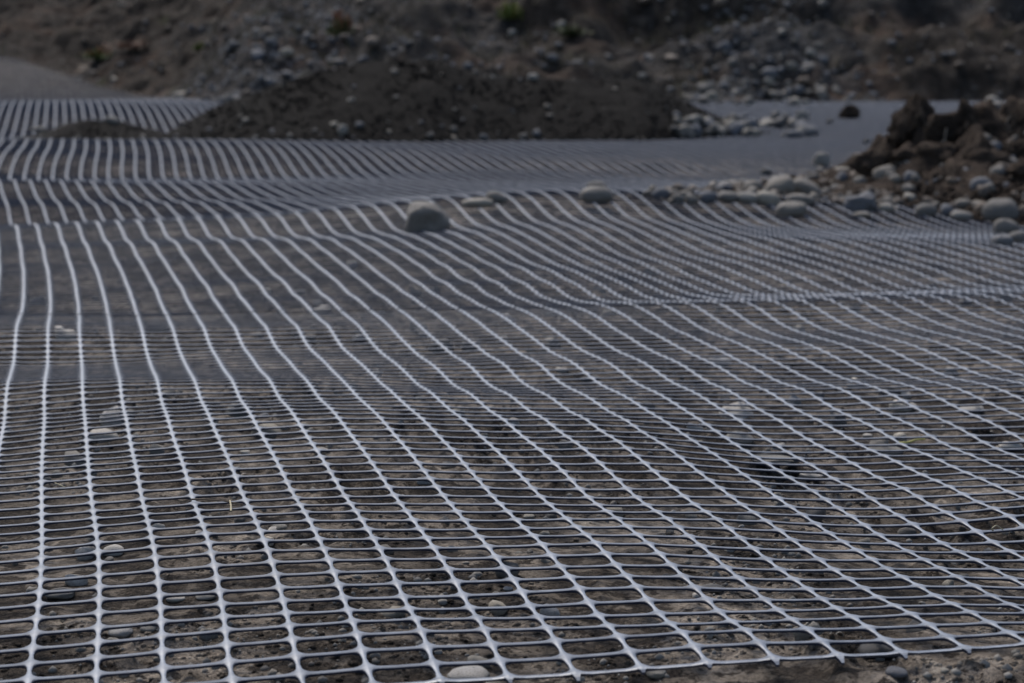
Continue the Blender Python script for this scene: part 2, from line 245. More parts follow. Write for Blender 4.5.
M_BRST=mat_stone('brown_stone',(.075,.058,.046),(.15,.12,.098))
M_BLUE=mat_stone('blue_grey_stone',(.075,.078,.09),(.13,.135,.148))
M_DKST=mat_stone('dark_stone',(.040,.040,.043),(.085,.083,.08))
M_WHITE=mat_stone('whitish_pebble',(.33,.31,.285),(.54,.51,.47))
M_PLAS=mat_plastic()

# ---------------------------------------------------------------- ground and hillside
def polar_grid(y0,y1,nr,qm,nc):
    Y=np.exp(np.linspace(math.log(y0),math.log(y1),nr)); q=np.linspace(-qm,qm,nc)
    YY,QQ=np.meshgrid(Y,q,indexing='ij'); return QQ*YY,YY
_Y=np.concatenate([[.5,.7,.85],np.exp(np.linspace(math.log(.95),math.log(26),620))])
_q=np.concatenate([-np.geomspace(2.4,.31,40),np.linspace(-.30,.30,600),np.geomspace(.31,2.4,40)])
Y,QQ=np.meshgrid(_Y,_q,indexing='ij'); X=QQ*Y
Z=ground_z(X,Y)
Z[0]-=.12; Z[:,0]-=.15; Z[:,-1]-=.15
o=mesh_np('ground',np.stack([X,Y,Z],-1).reshape(-1,3),grid_quads(*X.shape)[:,::-1],mat=M_SOIL); o['kind']='structure'
# the rest of the earth around, a step lower so that nothing coincides
xs=np.concatenate([-np.geomspace(80,.3,40),np.geomspace(.3,80,40)])
ys=np.concatenate([-np.geomspace(80,.3,30),np.geomspace(.3,120,60)])
YY,XX=np.meshgrid(ys,xs,indexing='ij')
ZZ=np.where(YY>.8,np.minimum(ground_base(XX,np.maximum(YY,.5))-.05,-.05),-.06)+.01*noise(XX,YY,0,3)-.10*sstep(.8,3,YY)
o=mesh_np('surrounding_ground',np.stack([XX,YY,ZZ],-1).reshape(-1,3),grid_quads(*XX.shape)[:,::-1],mat=M_SOIL); o['kind']='structure'

X,Y=np.meshgrid(np.linspace(-13,13,860),11.2+np.linspace(0,1,420)**1.25*15.0)
Z=hill_z(X,Y)
px=512+F_PX*X/Y
py=10+F_PX*(H-Z)/Y
# pale scree: a chute running down at the left and a fan of rubble in the middle and at the right
w1=fbm(X*1.3,Y*1.3,0,3,61)
sc=np.exp(-((X+2.07+(Y-13.3)*.45)/.22)**2)*sstep(12.3,13,Y)*.8
sc=np.maximum(sc,sstep(.9,.2,np.abs(X+1.4+.25*w1)*1.0)*.75*(.5+.5*sstep(-.2,.4,w1)))
sc=np.maximum(sc,sstep(.75,.2,np.abs(X-1.6+.2*w1))*.6*sstep(-.4,.3,w1+.2))
sc=np.maximum(sc,.35*sstep(.3,.8,fbm(X*.8,Y*.8,0,4,63)))
hill=mesh_np('hillside',np.stack([X,Y,Z],-1).reshape(-1,3),grid_quads(*X.shape),mat=M_HILL); hill['kind']='structure'
set_attr(hill,'scree',np.clip(sc,0,1))

# ---------------------------------------------------------------- the plastic mesh
def lattice():
    NI0,NI1=-60,175; icol=np.arange(NI0,NI1+1)
    bf=np.concatenate([np.arange(1.0,3,.005),np.arange(3,8,.01),np.arange(8,24,.02)])
    I,B=np.meshgrid(icol.astype(float),bf,indexing='ij')
    X,Y,Z=sheet(I,B)
    ds=np.sqrt(np.diff(X,axis=1)**2+np.diff(Y,axis=1)**2+np.diff(Z,axis=1)**2)
    L=np.concatenate([np.zeros((len(icol),1)),np.cumsum(ds,axis=1)],1)
    b0=1.4286-.0034*icol.clip(-22,30)
    L0=np.array([np.interp(b0[k],bf,L[k]) for k in range(len(icol))])
    L=L-L0[:,None]
    ker=np.exp(-np.linspace(-2,2,17)**2); ker/=ker.sum()
    Lp=np.pad(L,((8,8),(0,0)),mode='edge'); Ls=sum(ker[k]*Lp[k:k+len(icol)] for k in range(17))
    nj=int(19/S2); V=np.arange(-3,nj)*S2
    G=np.zeros((len(icol),len(V),3))
    for k in range(len(icol)):
        bb=np.interp(V,Ls[k],bf)
        x,y,z=sheet(np.full(len(V),float(icol[k])),bb); G[k,:,0],G[k,:,1],G[k,:,2]=x,y,z
    G[:,:,2]+=.0009*noise(icol[:,None]*.45,np.arange(len(V))[None]*.4,0,71)
    G[:,:,0]+=.0006*noise(icol[:,None]*.6,np.arange(len(V))[None]*.25,0,72)
    return icol,G,3       # row offset 3: G[:,3] is the cut edge
icol,G,J0=lattice()
# surface normals
gu=np.gradient(G,axis=0); gv=np.gradient(G,axis=1); NRM=np.cross(gu,gv); NRM/=np.linalg.norm(NRM,axis=-1,keepdims=True)
def bil(A,i,j,u,v):
    u=u[...,None];v=v[...,None]
    return A[i,j]*(1-u)*(1-v)+A[i+1,j]*u*(1-v)+A[i,j+1]*(1-u)*v+A[i+1,j+1]*u*v
def sheet_limit(x,y):                # far border of the laid mesh
    px=512+F_PX*x/y
    lim=np.interp(px,[-200,0,60,120,175,215,1300],[20.5,19.9,18.5,17,15.5,12.0,12.6])
    return lim
def cell_rings(n_arc,mids,nrings):
    ax,ay=(S-.0043)/2,(S2-.0056)/2; r=.0072
    pin=[];pout=[]
    hx,hy=S/2,S2/2
    for (sx,sy,a0) in ((1,1,0),(-1,1,90),(-1,-1,180),(1,-1,270)):
        cx,cy=sx*(ax-r),sy*(ay-r)
        ang=np.radians(a0+np.linspace(0,90,n_arc))
        for t,k in zip(ang,range(n_arc)):
            x,y=cx+r*math.cos(t),cy+r*math.sin(t)
            f=k/(n_arc-1)
            # matching point on the cell border, walking round its corner
            if a0 in (0,180):
                p=(sx*hx,cy+(sy*hy-cy)*min(1,2*f)) if f<=.5 else (cx+(sx*hx-cx)*(2-2*f),sy*hy)
            else:
                p=(cx+(sx*hx-cx)*min(1,2*f),sy*hy) if f<=.5 else (sx*hx,cy+(sy*hy-cy)*(2-2*f))
            pin.append((x,y)); pout.append(p)
        if mids:
            if a0==0: pin.append((0,ay*1.0));pout.append((0,hy))
            if a0==90: pin.append((-ax-.0006,0));pout.append((-hx,0))
            if a0==180: pin.append((0,-ay));pout.append((0,-hy))
            if a0==270: pin.append((ax+.0006,0));pout.append((hx,0))
    pin=np.array(pin);pout=np.array(pout)
    t=.0011
    node=np.clip((np.abs(pout[:,0])/hx+np.abs(pout[:,1])/hy-1.35)/.65,0,1)
    lw=np.clip((np.abs(pout[:,0])/hx-.72)/.28,0,1); zt=t+.0006*lw+(.0005 if nrings==4 else .0019)*node
    # along the thin transverse ribs the top sits lower than at the junctions
    rings=[]
    if nrings==4:
        d=pout-pin
        rings=[(pout,zt),(pin+d*.16,zt*.95),(pin,zt*.62),(pin+d*.04,zt*0-.0004)]
    else:
        d=pout-pin
        rings=[(pout,zt),(pin+d*.14,zt*.85),(pin,zt*0-.0004)]
    return rings
def build_cells(ci,cj,n_arc,mids,nrings):
    rings=cell_rings(n_arc,mids,nrings); n=len(rings[0][0]); nc=len(ci)
    Vs=[]; ra=[]
    for (p,z) in rings:
        ra.append(np.clip((np.abs(p[:,0])/(S/2)-.83)/.12,0,1))
        u=np.broadcast_to(p[:,0]/S+.5,(nc,n)); v=np.broadcast_to(p[:,1]/S2+.5,(nc,n))
        P=bil(G,ci[:,None],cj[:,None],u,v); N=bil(NRM,ci[:,None],cj[:,None],u,v)
        Vs.append(P+N*np.asarray(z)[None,:,None])
    V=np.stack(Vs,1)      # cell, ring, n, 3
    nr=len(rings)
    base=(np.arange(nc)*nr*n)[:,None,None]
    r=np.arange(nr-1)[None,:,None]*n; k=np.arange(n)[None,None,:]; k2=(k+1)%n
    Q=np.stack([base+r+k,base+r+k2,base+r+n+k2,base+r+n+k],-1).reshape(-1,4)
    fl=np.broadcast_to((np.arange(nr-1)<nr-2)[None,:,None],(nc,nr-1,n)).ravel()
    return V.reshape(-1,3),Q,fl,np.broadcast_to(np.concatenate(ra)[None],(nc,nr*n)).ravel()
ni,nj=G.shape[:2]
I,J=np.meshgrid(np.arange(ni-1),np.arange(J0,nj-1),indexing='ij')
cx,cy=G[I,J,0],G[I,J,1]
keep=(np.abs(cx)/np.maximum(cy,.1)<.40)&(cx<.26*cy+.9)&(cx>-.26*cy-.9)&(cy<sheet_limit(cx,cy))&(cy>.9)
I,J,cy=I[keep],J[keep],cy[keep]
Vall=[];Qall=[];Sall=[];Rall=[];off=0
for sel,args in (((cy<3.4),(5,True,4)),((cy>=3.4)&(cy<5),(3,False,3)),((cy>=5),(3,False,3))):
    V,Q,fl,ra=build_cells(I[sel],J[sel],*args); Vall.append(V);Sall.append(fl);Rall.append(ra*1.8-.8 if args[0]==3 and cy[sel].min()>4.9 else ra);Qall.append(Q+off);off+=len(V)
# front border: rib thickness and the cut stubs
cols=np.arange(0,ni-1); cols=cols[np.abs(G[cols,J0,0]/G[cols,J0,1])<.40]
for ck in cols:
    m=9; u=np.linspace(0,1,m)[None]; z0=np.zeros_like(u)
    ii=np.array([[ck]]);jj=np.array([[J0]])
    P=bil(G,ii,jj,u,z0)[0];N=bil(NRM,ii,jj,u,z0)[0]
    Pf=bil(G,ii,jj-1,u,z0+.93)[0]
    zt=(.0012+.0012*np.clip((np.abs(u[0]-.5)*2-.5)/.5,0,1))[:,None]
    V=np.concatenate([P+N*zt,Pf+N*zt*.8,Pf+N*-.0004]); q=np.concatenate([grid_quads(3,m)])
    Vall.append(V);Qall.append(q[:,::-1]+off);off+=len(V)
    if ck in cols:
        L=random.uniform(.16,.30); wb,wt=.065,.022
        sec=[(-.02,wb*1.3,.0020),(.09,wb,.0020),(L*.65,wb*.6,.0018),(L,wt,.0012)]
        pts=[]
        for (dv,hw,th) in sec:
            row=[]
            for su in (-1,1):
                v=np.array([[1-dv]]); 
                uu=su*hw
                i_=ck if uu>=0 else ck-1; uu2=uu if uu>=0 else 1+uu
                if i_<0: i_=0;uu2=0
                p=bil(G,np.array([[i_]]),np.array([[J0-1]]),np.array([[uu2]]),v)[0,0]
                row.append(p)
            for zz in (th,-.0004):
                for p in row: pts.append(p+np.array([0,0,zz-.011*max(dv-.1,0)]))
        V=np.array(pts);n=4   # per section: top-left, top-right, bottom-left, bottom-right
        q=[]
        for s in range(len(sec)-1):
            a=s*n;b=a+n
            q+=[(a,b,b+1,a+1),(a,a+2,b+2,b),(a+1,b+1,b+3,a+3)]
        a=(len(sec)-1)*n; q.append((a,a+2,a+3,a+1))
        Vall.append(V);Qall.append(np.array(q)+off);off+=len(V)
V=np.concatenate(Vall);Q=np.concatenate(Qall)
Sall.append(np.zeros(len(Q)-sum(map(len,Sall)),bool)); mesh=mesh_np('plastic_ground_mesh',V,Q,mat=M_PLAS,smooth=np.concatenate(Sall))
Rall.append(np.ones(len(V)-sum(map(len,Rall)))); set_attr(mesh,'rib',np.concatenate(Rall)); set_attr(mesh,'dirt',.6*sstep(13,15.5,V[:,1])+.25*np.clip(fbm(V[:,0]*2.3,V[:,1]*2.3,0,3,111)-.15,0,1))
tag(mesh,'wide sheet of black plastic grid with oblong holes laid over the bare soil','ground mesh')
print('mesh cells',len(I),'verts',len(V))

# ---------------------------------------------------------------- stones
def ico(sub):
    bm=bmesh.new(); bmesh.ops.create_icosphere(bm,subdivisions=sub,radius=1.0)
    v=np.array([tuple(p.co) for p in bm.verts]); f=np.array([[p.index for p in fc.verts] for fc in bm.faces]); bm.free(); return v,f
ICO={k:ico(k) for k in (1,2,3,4)}
def stone_verts(sub,seed,ang=.12,boxy=0.0):
    v,f=ICO[sub]; v=v.copy()
    if boxy: 
        v=np.sign(v)*np.abs(v)**(1-boxy*.45)
    n=fbm(v[:,0]*1.1+seed,v[:,1]*1.1,v[:,2]*1.1,2,seed%97,.45)
    v*= (1+ang*n)[:,None]
    if sub>2: v*= (1+ang*.12*fbm(v[:,0]*5,v[:,1]*5+seed,v[:,2]*5,3,seed%31))[:,None]
    return v,f
def make_stone(name,seed,mat,sub=3,ang=.15,boxy=0.0):
    v,f=stone_verts(sub,seed,ang,boxy)
    return mesh_np(name,v,tris=f,mat=mat,smooth=True)
def put(o,x,y,z,sx,sy,sz,rz=0,tilt=0,roll=0):
    o.location=(x,y,z); o.scale=(sx,sy,sz); o.rotation_euler=(tilt,roll,rz)
def cp(o,label=None):
    c=o.copy(); C.objects.link(c)
    if label: c['label']=label
    return c
# ---------------------------------------------------------------- heaps
def heap(name,x0,x1,y0,y1,hf,mat,res=.02,rough=.03,freq=7,seed=0,base=ground_base):
    nx,ny=int((x1-x0)/res),int((y1-y0)/res)
    X,Y=np.meshgrid(np.linspace(x0,x1,nx),np.linspace(y0,y1,ny))
    Hh=hf(X,Y)
    n=fbm(X*freq,Y*freq,0,4,seed,.55)
    Hh=Hh+np.clip(Hh*6,0,1)*n*rough
    Z=base(X,Y)+np.where(Hh>.004,Hh+.004,-.05)
    return mesh_np(name,np.stack([X,Y,Z],-1).reshape(-1,3),grid_quads(ny,nx),mat=mat)
def mound_h(X,Y):
    xs=[-1.62,-1.5,-1.3,-1.05,-.84,-.65,-.35,-.2,0,.3,.55,.72,.88,1.02,1.15]
    hs=[0,.03,.13,.215,.285,.322,.32,.285,.25,.243,.24,.165,.09,.035,0]
    R=np.interp(X,xs,hs)
    R=R*(1+.06*noise(X*3,0,0,81))
    w=np.maximum(.14+1.35*R,.1); d=np.abs(Y-9.62+.0*X)
    return R*np.clip(1.08-d/w,0,1)**.92 - .0
def small_mound_h(X,Y):
    R=np.interp(X,[-2.15,-2.0,-1.85,-1.7,-1.62,-1.5,-1.38],[0,.035,.085,.10,.075,.045,.0])
    return R*np.clip(1.1-np.abs(Y-9.35)/.26,0,1)
soil_mound=heap('soil_mound',-1.8,1.3,8.85,10.4,mound_h,M_DARK,.014,.007,9,82)
tag(soil_mound,'long low mound of dark soil dumped on the mesh in front of the hillside','soil mound')
sm=heap('soil_mound',-2.25,-1.3,9.0,9.75,small_mound_h,M_DARK,.014,.02,12,84)
tag(sm,'small flat mound of dark soil and stones left of the long mound','soil mound')
def right_h(X,Y):
    xs=[.25,.45,.6,.75,.9,1.0,1.09,1.2,1.4,1.6,2.0,2.4]
    R=np.interp(X,xs,[0,.012,.03,.05,.085,.135,.185,.225,.265,.285,.28,0])
    yc=6.08+.0*X
    front=np.interp(X,[.3,.9,1.15,1.5,2.2],[.28,.72,.95,1.2,1.2])
    d=yc-Y
    f=np.where(d>0,np.clip(1.03-d/front,0,1)**1.25,np.clip(1+d/(.12+R*1.3),0,1))
    R=R*(1+.0*X); f=f*sstep(2.45,2.0,X)
    return R*f+ .016*np.clip(1.0-np.abs(Y-5.75)/.25,0,1)*sstep(.25,.6,X)*sstep(2.4,2.0,X)
right_heap=heap('soil_heap',.2,2.6,4.55,6.9,right_h,M_BROWN,.009,.062,12,86)
tag(right_heap,'crumbly heap of brown soil mixed with stones on the right of the mesh','soil heap')
def heap_top(X,Y):
    g=ground_base(X,Y); a=right_h(X,Y); b=mound_h(X,Y); c=small_mound_h(X,Y)
    return g+np.maximum(np.maximum(a,b),c)+.003
def all_top(X,Y): return np.maximum(np.maximum(heap_top(X,Y),hill_z(X,Y)),sheet_z(X,Y)+.002)
def mesh_top(X,Y): return np.maximum(heap_top(X,Y),sheet_z(X,Y)+.0025)

# clods
def clod(label,px,py,D,w,h,d,seed,mat=M_CLOD,peak=0.0,lift=0.0):
    v,f=ICO[4]; v=v.copy()
    n=fbm(v[:,0]*1.6+seed,v[:,1]*1.6,v[:,2]*1.6,5,seed,.62); v*=(1+.38*n)[:,None]
    if peak: v[:,:2]*=(1-peak*np.clip(v[:,2],-.3,1))[:,None]
    v[:,0]*=w/2; v[:,1]*=d/2; v[:,2]*=h/2
    o=mesh_np('earth_clod',v,tris=f,mat=mat)
    x,y,z=ray(px,py,D); o.location=(x,y,z+lift); tag(o,label,'earth clod'); return o
def tube(name,pts,r,mat,taper=.5):
    P=np.array(pts,float); t=np.linspace(0,len(P)-1,len(P)*4)
    Q=np.stack([np.interp(t,np.arange(len(P)),P[:,k]) for k in range(3)],1)
    for _ in range(3): Q[1:-1]=(Q[:-2]+Q[1:-1]*2+Q[2:])/4
    T=np.gradient(Q,axis=0); T/=np.linalg.norm(T,axis=1,keepdims=True)+1e-9
    A=np.cross(T,[.3,.2,1]); A/=np.linalg.norm(A,axis=1,keepdims=True)+1e-9; B=np.cross(T,A)
    n=6; a=np.linspace(0,2*math.pi,n,endpoint=False); rr=r*(1-taper*np.linspace(0,1,len(Q)))
    V=Q[:,None]+rr[:,None,None]*(np.cos(a)[None,:,None]*A[:,None]+np.sin(a)[None,:,None]*B[:,None])
    k=np.arange(n);k2=(k+1)%n;F=[]
    for s_ in range(len(Q)-1): F+=list(np.stack([s_*n+k,s_*n+k2,(s_+1)*n+k2,(s_+1)*n+k],1))
    return mesh_np(name,V.reshape(-1,3),np.array(F),mat=mat)
def root(parent,pts,r,mat):
    o=tube('root',pts,r,mat); o.parent=parent; return o
    
    cu=bpy.data.curves.new('root','CURVE'); cu.dimensions='3D'; cu.bevel_depth=r; cu.bevel_resolution=2
    sp=cu.splines.new('NURBS'); sp.points.add(len(pts)-1); sp.use_endpoint_u=True; sp.order_u=3
    for k,p in enumerate(pts): sp.points[k].co=(*p,1); sp.points[k].radius=1-.5*k/len(pts)
    o=bpy.data.objects.new('root',cu); o.data.materials.append(mat); C.objects.link(o); o.parent=parent; return o
M_ROOT=mat_plain('dry_root',(.30,.26,.21))
M_ROOTD=mat_plain('brown_root',(.10,.075,.055))
def roots_on(o,w,h,d,n,seed,light=1):
    rnd=random.Random(seed)
    for k in range(n):
        a=rnd.uniform(-2.6,-.5); x=math.cos(a)*w*.5; y=math.sin(a)*d*.52; z=rnd.uniform(0,.45)*h
        pts=[]
        for s in range(6):
            pts.append((x,y,z)); x+=rnd.uniform(-.012,.012); y-=rnd.uniform(-.002,.008); z-=rnd.uniform(.008,.02)
        root(o,pts,rnd.uniform(.0010,.0018),M_ROOT if k<light else M_ROOTD)
c1=clod('peaked dark clod of earth and roots at the left end of the brown heap top',914,130,5.95,.135,.15,.12,3,peak=.35); roots_on(c1,.13,.15,.12,9,1,0)
c2=clod('broad root-bound clod of brown earth in the middle of the heap top',974,140,5.8,.22,.16,.16,9,peak=.1); roots_on(c2,.2,.16,.16,12,2,2)
c3=clod('rounded brown earth clod at the right edge of the heap top',1022,125,5.8,.13,.13,.14,15,mat=M_BROWN); roots_on(c3,.12,.12,.13,5,3,0)
c8=clod('ragged brown clod sitting between the peaked and the broad clods',940,158,5.7,.12,.08,.09,51,mat=M_BROWN)
c9=clod('ragged dark clod at the right edge under the rounded one',1021,155,5.65,.12,.08,.09,57)
c10=clod('small ragged clod low on the left shoulder of the heap',872,165,5.75,.08,.06,.05,63,mat=M_BROWN)
c4=clod('low brown clod lying on the slope below the peaked clod',905,160,5.75,.13,.06,.10,21,mat=M_BROWN); roots_on(c4,.12,.06,.1,3,4,0)
c5=clod('dark squat clod lying alone on the far mesh behind the heap',850,115,10.6,.085,.085,.08,27); 
c6=clod('brown clod half buried below the broad root-bound clod',985,168,5.6,.16,.08,.10,33,mat=M_BROWN)
c7=clod('loose crumbly clod at the far right above the largest cobble',1030,178,5.5,.12,.08,.1,39,mat=M_BROWN)

# named cobbles: (label, px, py of the centre, width px, height px, material, tilt, seed)
named=[
('big round grey cobble standing alone on the crest of the mesh',427,219.5,39,30,M_STONE,.1,1,'b'),
('flat pale stone lying just behind the big round cobble',478,203,30,9,M_PALE,0,2,''),
('pale wedge stone under the crest right of the flat pale stone',497,198,22,12,M_STONE,.2,3,''),
('pale split boulder with a grey cap, between the lone cobble and the stone row',596,195,34,18,M_STONE,0,4,''),
('dark grey stone capping the pale split boulder',597,186,20,9,M_STONE,.1,5,''),
('small dark stone at the left end of the stone row',661,194,18,13,M_BLUE,0,6,''),
('flat pale pebble right of the first stone of the row',678,199,14,10,M_STONE,0,7,''),
('grey stone third from the left in the stone row',708,197,17,13,M_BLUE,0,8,''),
('pale long stone lying on top of the stone row',731,186,26,11,M_PALE,.1,9,''),
('brownish stone beside the pale long stone of the row',753,186,19,13,M_STONE,0,10,''),
('rounded grey stone below the pale long stone',728,197,20,12,M_STONE,0,11,''),
('pale stone in the middle of the stone row near the mesh',748,198,24,12,M_PALE,.1,12,''),
('pale slanting stone left of the big twin cobbles',769,199,25,15,M_PALE,.35,13,''),
('large grey oval cobble, left one of the big twins',781,187,30,22,M_STONE,-.2,14,''),
('large smooth grey cobble, right one of the twins, sloping down right',808,189,34,17,M_STONE,.5,15,''),
('grey cobble half hidden behind the front flat cobble',801,200,28,12,M_STONE,.1,16,''),
('smooth flat cobble with dark underside resting on the mesh below the twins',792,210,33,18,M_STONE,-.1,17,''),
('small black stone on the mesh above the stone row',766,172,12,8,M_DKST,0,18,''),
('pale block stone standing at the far left of the heap',822,160,16,14,M_PALE,0,19,'b'),
('pale flat stone at the upper edge of the heap',845,171,22,7,M_PALE,.1,20,''),
('angular grey stone in the middle of the heap',862,203,30,17,M_BLUE,-.1,21,'b'),
('grey rounded stone high on the heap slope',885,175,24,15,M_STONE,.2,22,''),
('pale flat stone high on the heap slope',909,166,24,10,M_PALE,-.1,23,''),
('grey leaning stone under the pale flat stone',912,178,17,14,M_BLUE,.3,24,''),
('small white stone at the foot of the heap',886,208,16,9,M_PALE,0,25,''),
('flat pale sliver at the heap foot beside the mesh',863,215,18,6,M_STONE,0,26,''),
('white jagged stone lying mid heap foot',910,198,13,10,M_PALE,.3,27,'b'),
('rounded grey cobble at the heap foot with a pale top',927,210,22,15,M_STONE,-.1,28,''),
('dark upright stone between two cobbles at the heap foot',947,211,13,15,M_BLUE,0,29,''),
('flat white cobble at the heap foot',962,216,22,10,M_PALE,.05,30,''),
('small grey stone above the flat white cobble',964,205,17,10,M_STONE,0,31,''),
('largest smooth oval cobble at the right edge',1002,211,37,27,M_STONE,.05,32,''),
('round grey cobble in front of the largest one',1007,227,25,16,M_STONE,0,33,''),
('dark stone half under the round grey cobble',1003,240,19,13,M_BLUE,0,34,'b'),
('flat brownish stone at the right edge beside the dark stone',1020,237,20,12,M_STONE,.1,35,''),
('blue grey stone set in the right part of the heap',982,186,22,16,M_BLUE,.1,36,''),
('pale pebble high at the right of the heap',991,156,11,7,M_PALE,0,37,''),
('grey stone behind the heap crest',938,150,13,10,M_STONE,0,38,''),
('pale flat stone on the crest of the heap far right',994,101,15,10,M_PALE,.2,39,''),
('small pale stone tucked in the front of the broad clod',962,120,10,6,M_PALE,0,40,''),
('bluish stone at the right end of the rubble behind the mound',794,134,19,9,M_BLUE,0,41,''),
('white stone in the rubble at the right end of the long mound',746,127,11,10,M_PALE,0,42,'b'),
('dark upright stone on the far mesh beyond the rubble',786,121,9,17,M_DKST,0,43,''),
('small dark stone lying alone on the open mesh beyond the heap',867,141,7,6,M_DKST,0,44,''),
('tiny dark stone left of the squat clod',830,121,7,6,M_DKST,0,45,''),
('white stone on the mesh at the left foot of the long mound',182,95,20,8,M_PALE,0,46,''),
('pale stone on the front of the small flat mound',112,121,16,8,M_STONE,.3,47,''),
('long thin pale stone at the left tip of the small flat mound',38,129,18,5,M_STONE,0,48,''),
('white stone at the front foot of the long mound',342,131,10,9,M_PALE,0,49,'b'),
('pale stone on the crest of the long mound',533,72,9,7,M_PALE,0,50,'b'),
]
FEW={1:-1}
for (lab,px,py,w,h,mat,tilt,seed,fl) in named:
    # rest it where the line of sight through its foot meets the surface
    sr=np.random.RandomState(seed)
    foot=py+h*.38
    x,y,z,D=hit(px,foot,mesh_top,1.2,20)
    if py<100 and 'mesh' not in lab and 'crest' not in lab: x,y,z,D=hit(px,foot,all_top,1.2,20)
    if 'crest of the long mound' in lab: x,y,_z=ray(px,py+2,9.6);y=9.6;D=9.6;z=float(heap_top(np.array(x),np.array(y)))
    sx=w/2/F_PX*D; sz=h/2/F_PX*D*1.06; sy=(sx+sz)/2*1.0
    o=make_stone('cobble' if w>14 else 'stone',seed*7+3,mat,4 if w>24 else 3,.12 if 'b' not in fl else .3,.9 if 'b' in fl else .25)
    put(o,x,y+sy*.55,z+sz*.55,sx,sy,sz,rz=0,tilt=0,roll=tilt)
    tag(o,lab,'cobble' if w>14 else 'stone')

# near stones seen through the holes: (label, px, py, width px, height px, material)
near=[
('white oval pebble under the mesh at the lower left',121,634,24,13,M_PALE),
('pale pebble touching the white oval pebble at its right',147,630,17,10,M_STONE),
('long pale stone under the mesh left of the bottom middle rib',62,596,28,9,M_STONE),
('rounded pale stone under the third rib at the left',113,553,22,11,M_PALE),
('yellowish flat pebble under the mesh near the left',175,600,18,6,M_PALE),
('grey pebble beside the left yellowish pebble',205,598,20,6,M_STONE),
('flat white stone at the bottom edge left of the middle',468,678,40,14,M_PALE),
('grey rounded pebble poking up through the mesh left of the middle',448,466,17,11,M_STONE),
('brown grey pebble poking up through the mesh at the middle',529,517,12,8,M_STONE),
('pale pebble under a rib right of the middle pebble',508,588,9,9,M_PALE),
('dark blue round pebble below the cut edge of the mesh',896,672,22,20,M_BLUE),
('black stone in shadow under the cut edge of the mesh',880,652,40,24,M_DKST),
('pale pebble in the soil below the cut edge',656,676,20,8,M_STONE),
('broad pale stone under the mesh at the right',902,409,28,13,M_PALE),
('long pale stone under the mesh right of the broad stone',973,411,24,8,M_PALE),
('grey flat stone under the mesh at the right middle',738,441,32,14,M_STONE),
('flat grey slab under the mesh below the right middle stone',772,457,44,14,M_STONE),
('flat grey slab under the mesh toward the right',886,452,34,11,M_STONE),
('pale pebble under the mesh between two grey slabs',868,436,10,8,M_PALE),
('pale stone at the right edge under the mesh',1010,447,24,7,M_PALE),
('pale stone under the mesh in the right distance',720,363,26,9,M_PALE),
('pale sliver under the mesh in the middle distance',360,339,16,7,M_PALE),
('pale flat stone under the mesh in the middle distance',425,336,14,6,M_STONE),
('tan pebble under the left distant mesh',318,304,12,8,M_PALE),
('pale stone beside the left distant tan pebble',297,292,16,10,M_STONE),
('pale pebble under the mesh left of centre',320,451,14,9,M_PALE),
('pale crust lump under the mesh at the right of the bottom',712,590,24,7,M_STONE),
('pale flat stone under the mesh beyond the bottom right',812,478,26,6,M_PALE),
]
for k,(lab,px,py,w,h,mat) in enumerate(near):
    x,y,z,D=hit(px,py+h*.25,ground_z,.9,8)
    sx=w/2/F_PX*D; sz=h/2/F_PX*D; sy=sx*.8
    sy=min(sx*1.1,sz/(H/D)*.85); sz=min(sy*.42,sz)
    mat={M_PALE:M_WHITE,M_STONE:M_PALE}.get(mat,mat)
    o=make_stone('pebble',200+k*5,mat,3,.2)
    top=float(sheet_z(np.array(x),np.array(y)))-.0015
    if 'poking' not in lab and 'cut edge' not in lab: sz=min(sz,max((top-z)*.62,.002))
    zz=z+sz*.6
    top=float(sheet_z(np.array(x),np.array(y)))-.0015 
    if 'poking' not in lab and 'cut edge' not in lab: zz=min(zz,top-sz)
    put(o,x,y+sy*.3,zz,sx,sy,sz,rz=random.uniform(-.5,.5)); tag(o,lab,'pebble')

protos={}
def proto_stone(k,mat,sub,ang=.25,boxy=.4):
    key=(k,mat.name,sub)
    if key not in protos:
        v,f=stone_verts(sub,k*13+5,ang,boxy)
        o=mesh_np('tmp',v,tris=f,mat=mat); protos[key]=o.data; bpy.data.objects.remove(o)
    return protos[key]
def scatter(name,n,fpos,size,mats,label,cat,group,sub=2,sink=.3,flat=(.5,.85),clear=None):
    rnd=random.Random(hash_(group)); c=0;tries=0
    while c<n and tries<n*30:
        tries+=1
        r=fpos(rnd)
        if r is None: continue
        x,y,z=r; s=size(rnd,y)
        me=proto_stone(rnd.randrange(12),rnd.choice(mats),sub,.34,.6)
        o=bpy.data.objects.new(name,me); C.objects.link(o)
        fz=rnd.uniform(*flat); hz=s*fz
        zz=z+hz*(1-2*sink)
        if clear is not None: zz=min(zz,float(clear(np.array(x),np.array(y)))-hz)
        put(o,x,y,zz,s,s*rnd.uniform(.6,1),hz,rnd.uniform(0,6.28),rnd.uniform(-.4,.4),rnd.uniform(-.4,.4))
        tag(o,label,cat,group); c+=1
def hash_(s): return sum(ord(ch)*(i+1) for i,ch in enumerate(s))
# pebbles in the soil under the mesh
def p_near(rnd):
    y=math.exp(rnd.uniform(math.log(1.25),math.log(4.2))); x=rnd.uniform(-.235,.235)*y
    return x,y,float(ground_z(np.array(x),np.array(y)))
scatter('pebble',265,p_near,lambda r,y:.003+.0085*r.random()**2.2*(1 if y<2.2 else 1.9),[M_WHITE,M_PALE,M_PALE,M_STONE],
  'one of many small pale pebbles bedded in the soil beneath the mesh','pebble','pebbles in the soil beneath the mesh',2,.35,clear=lambda x,y:sheet_z(x,y)-.001)
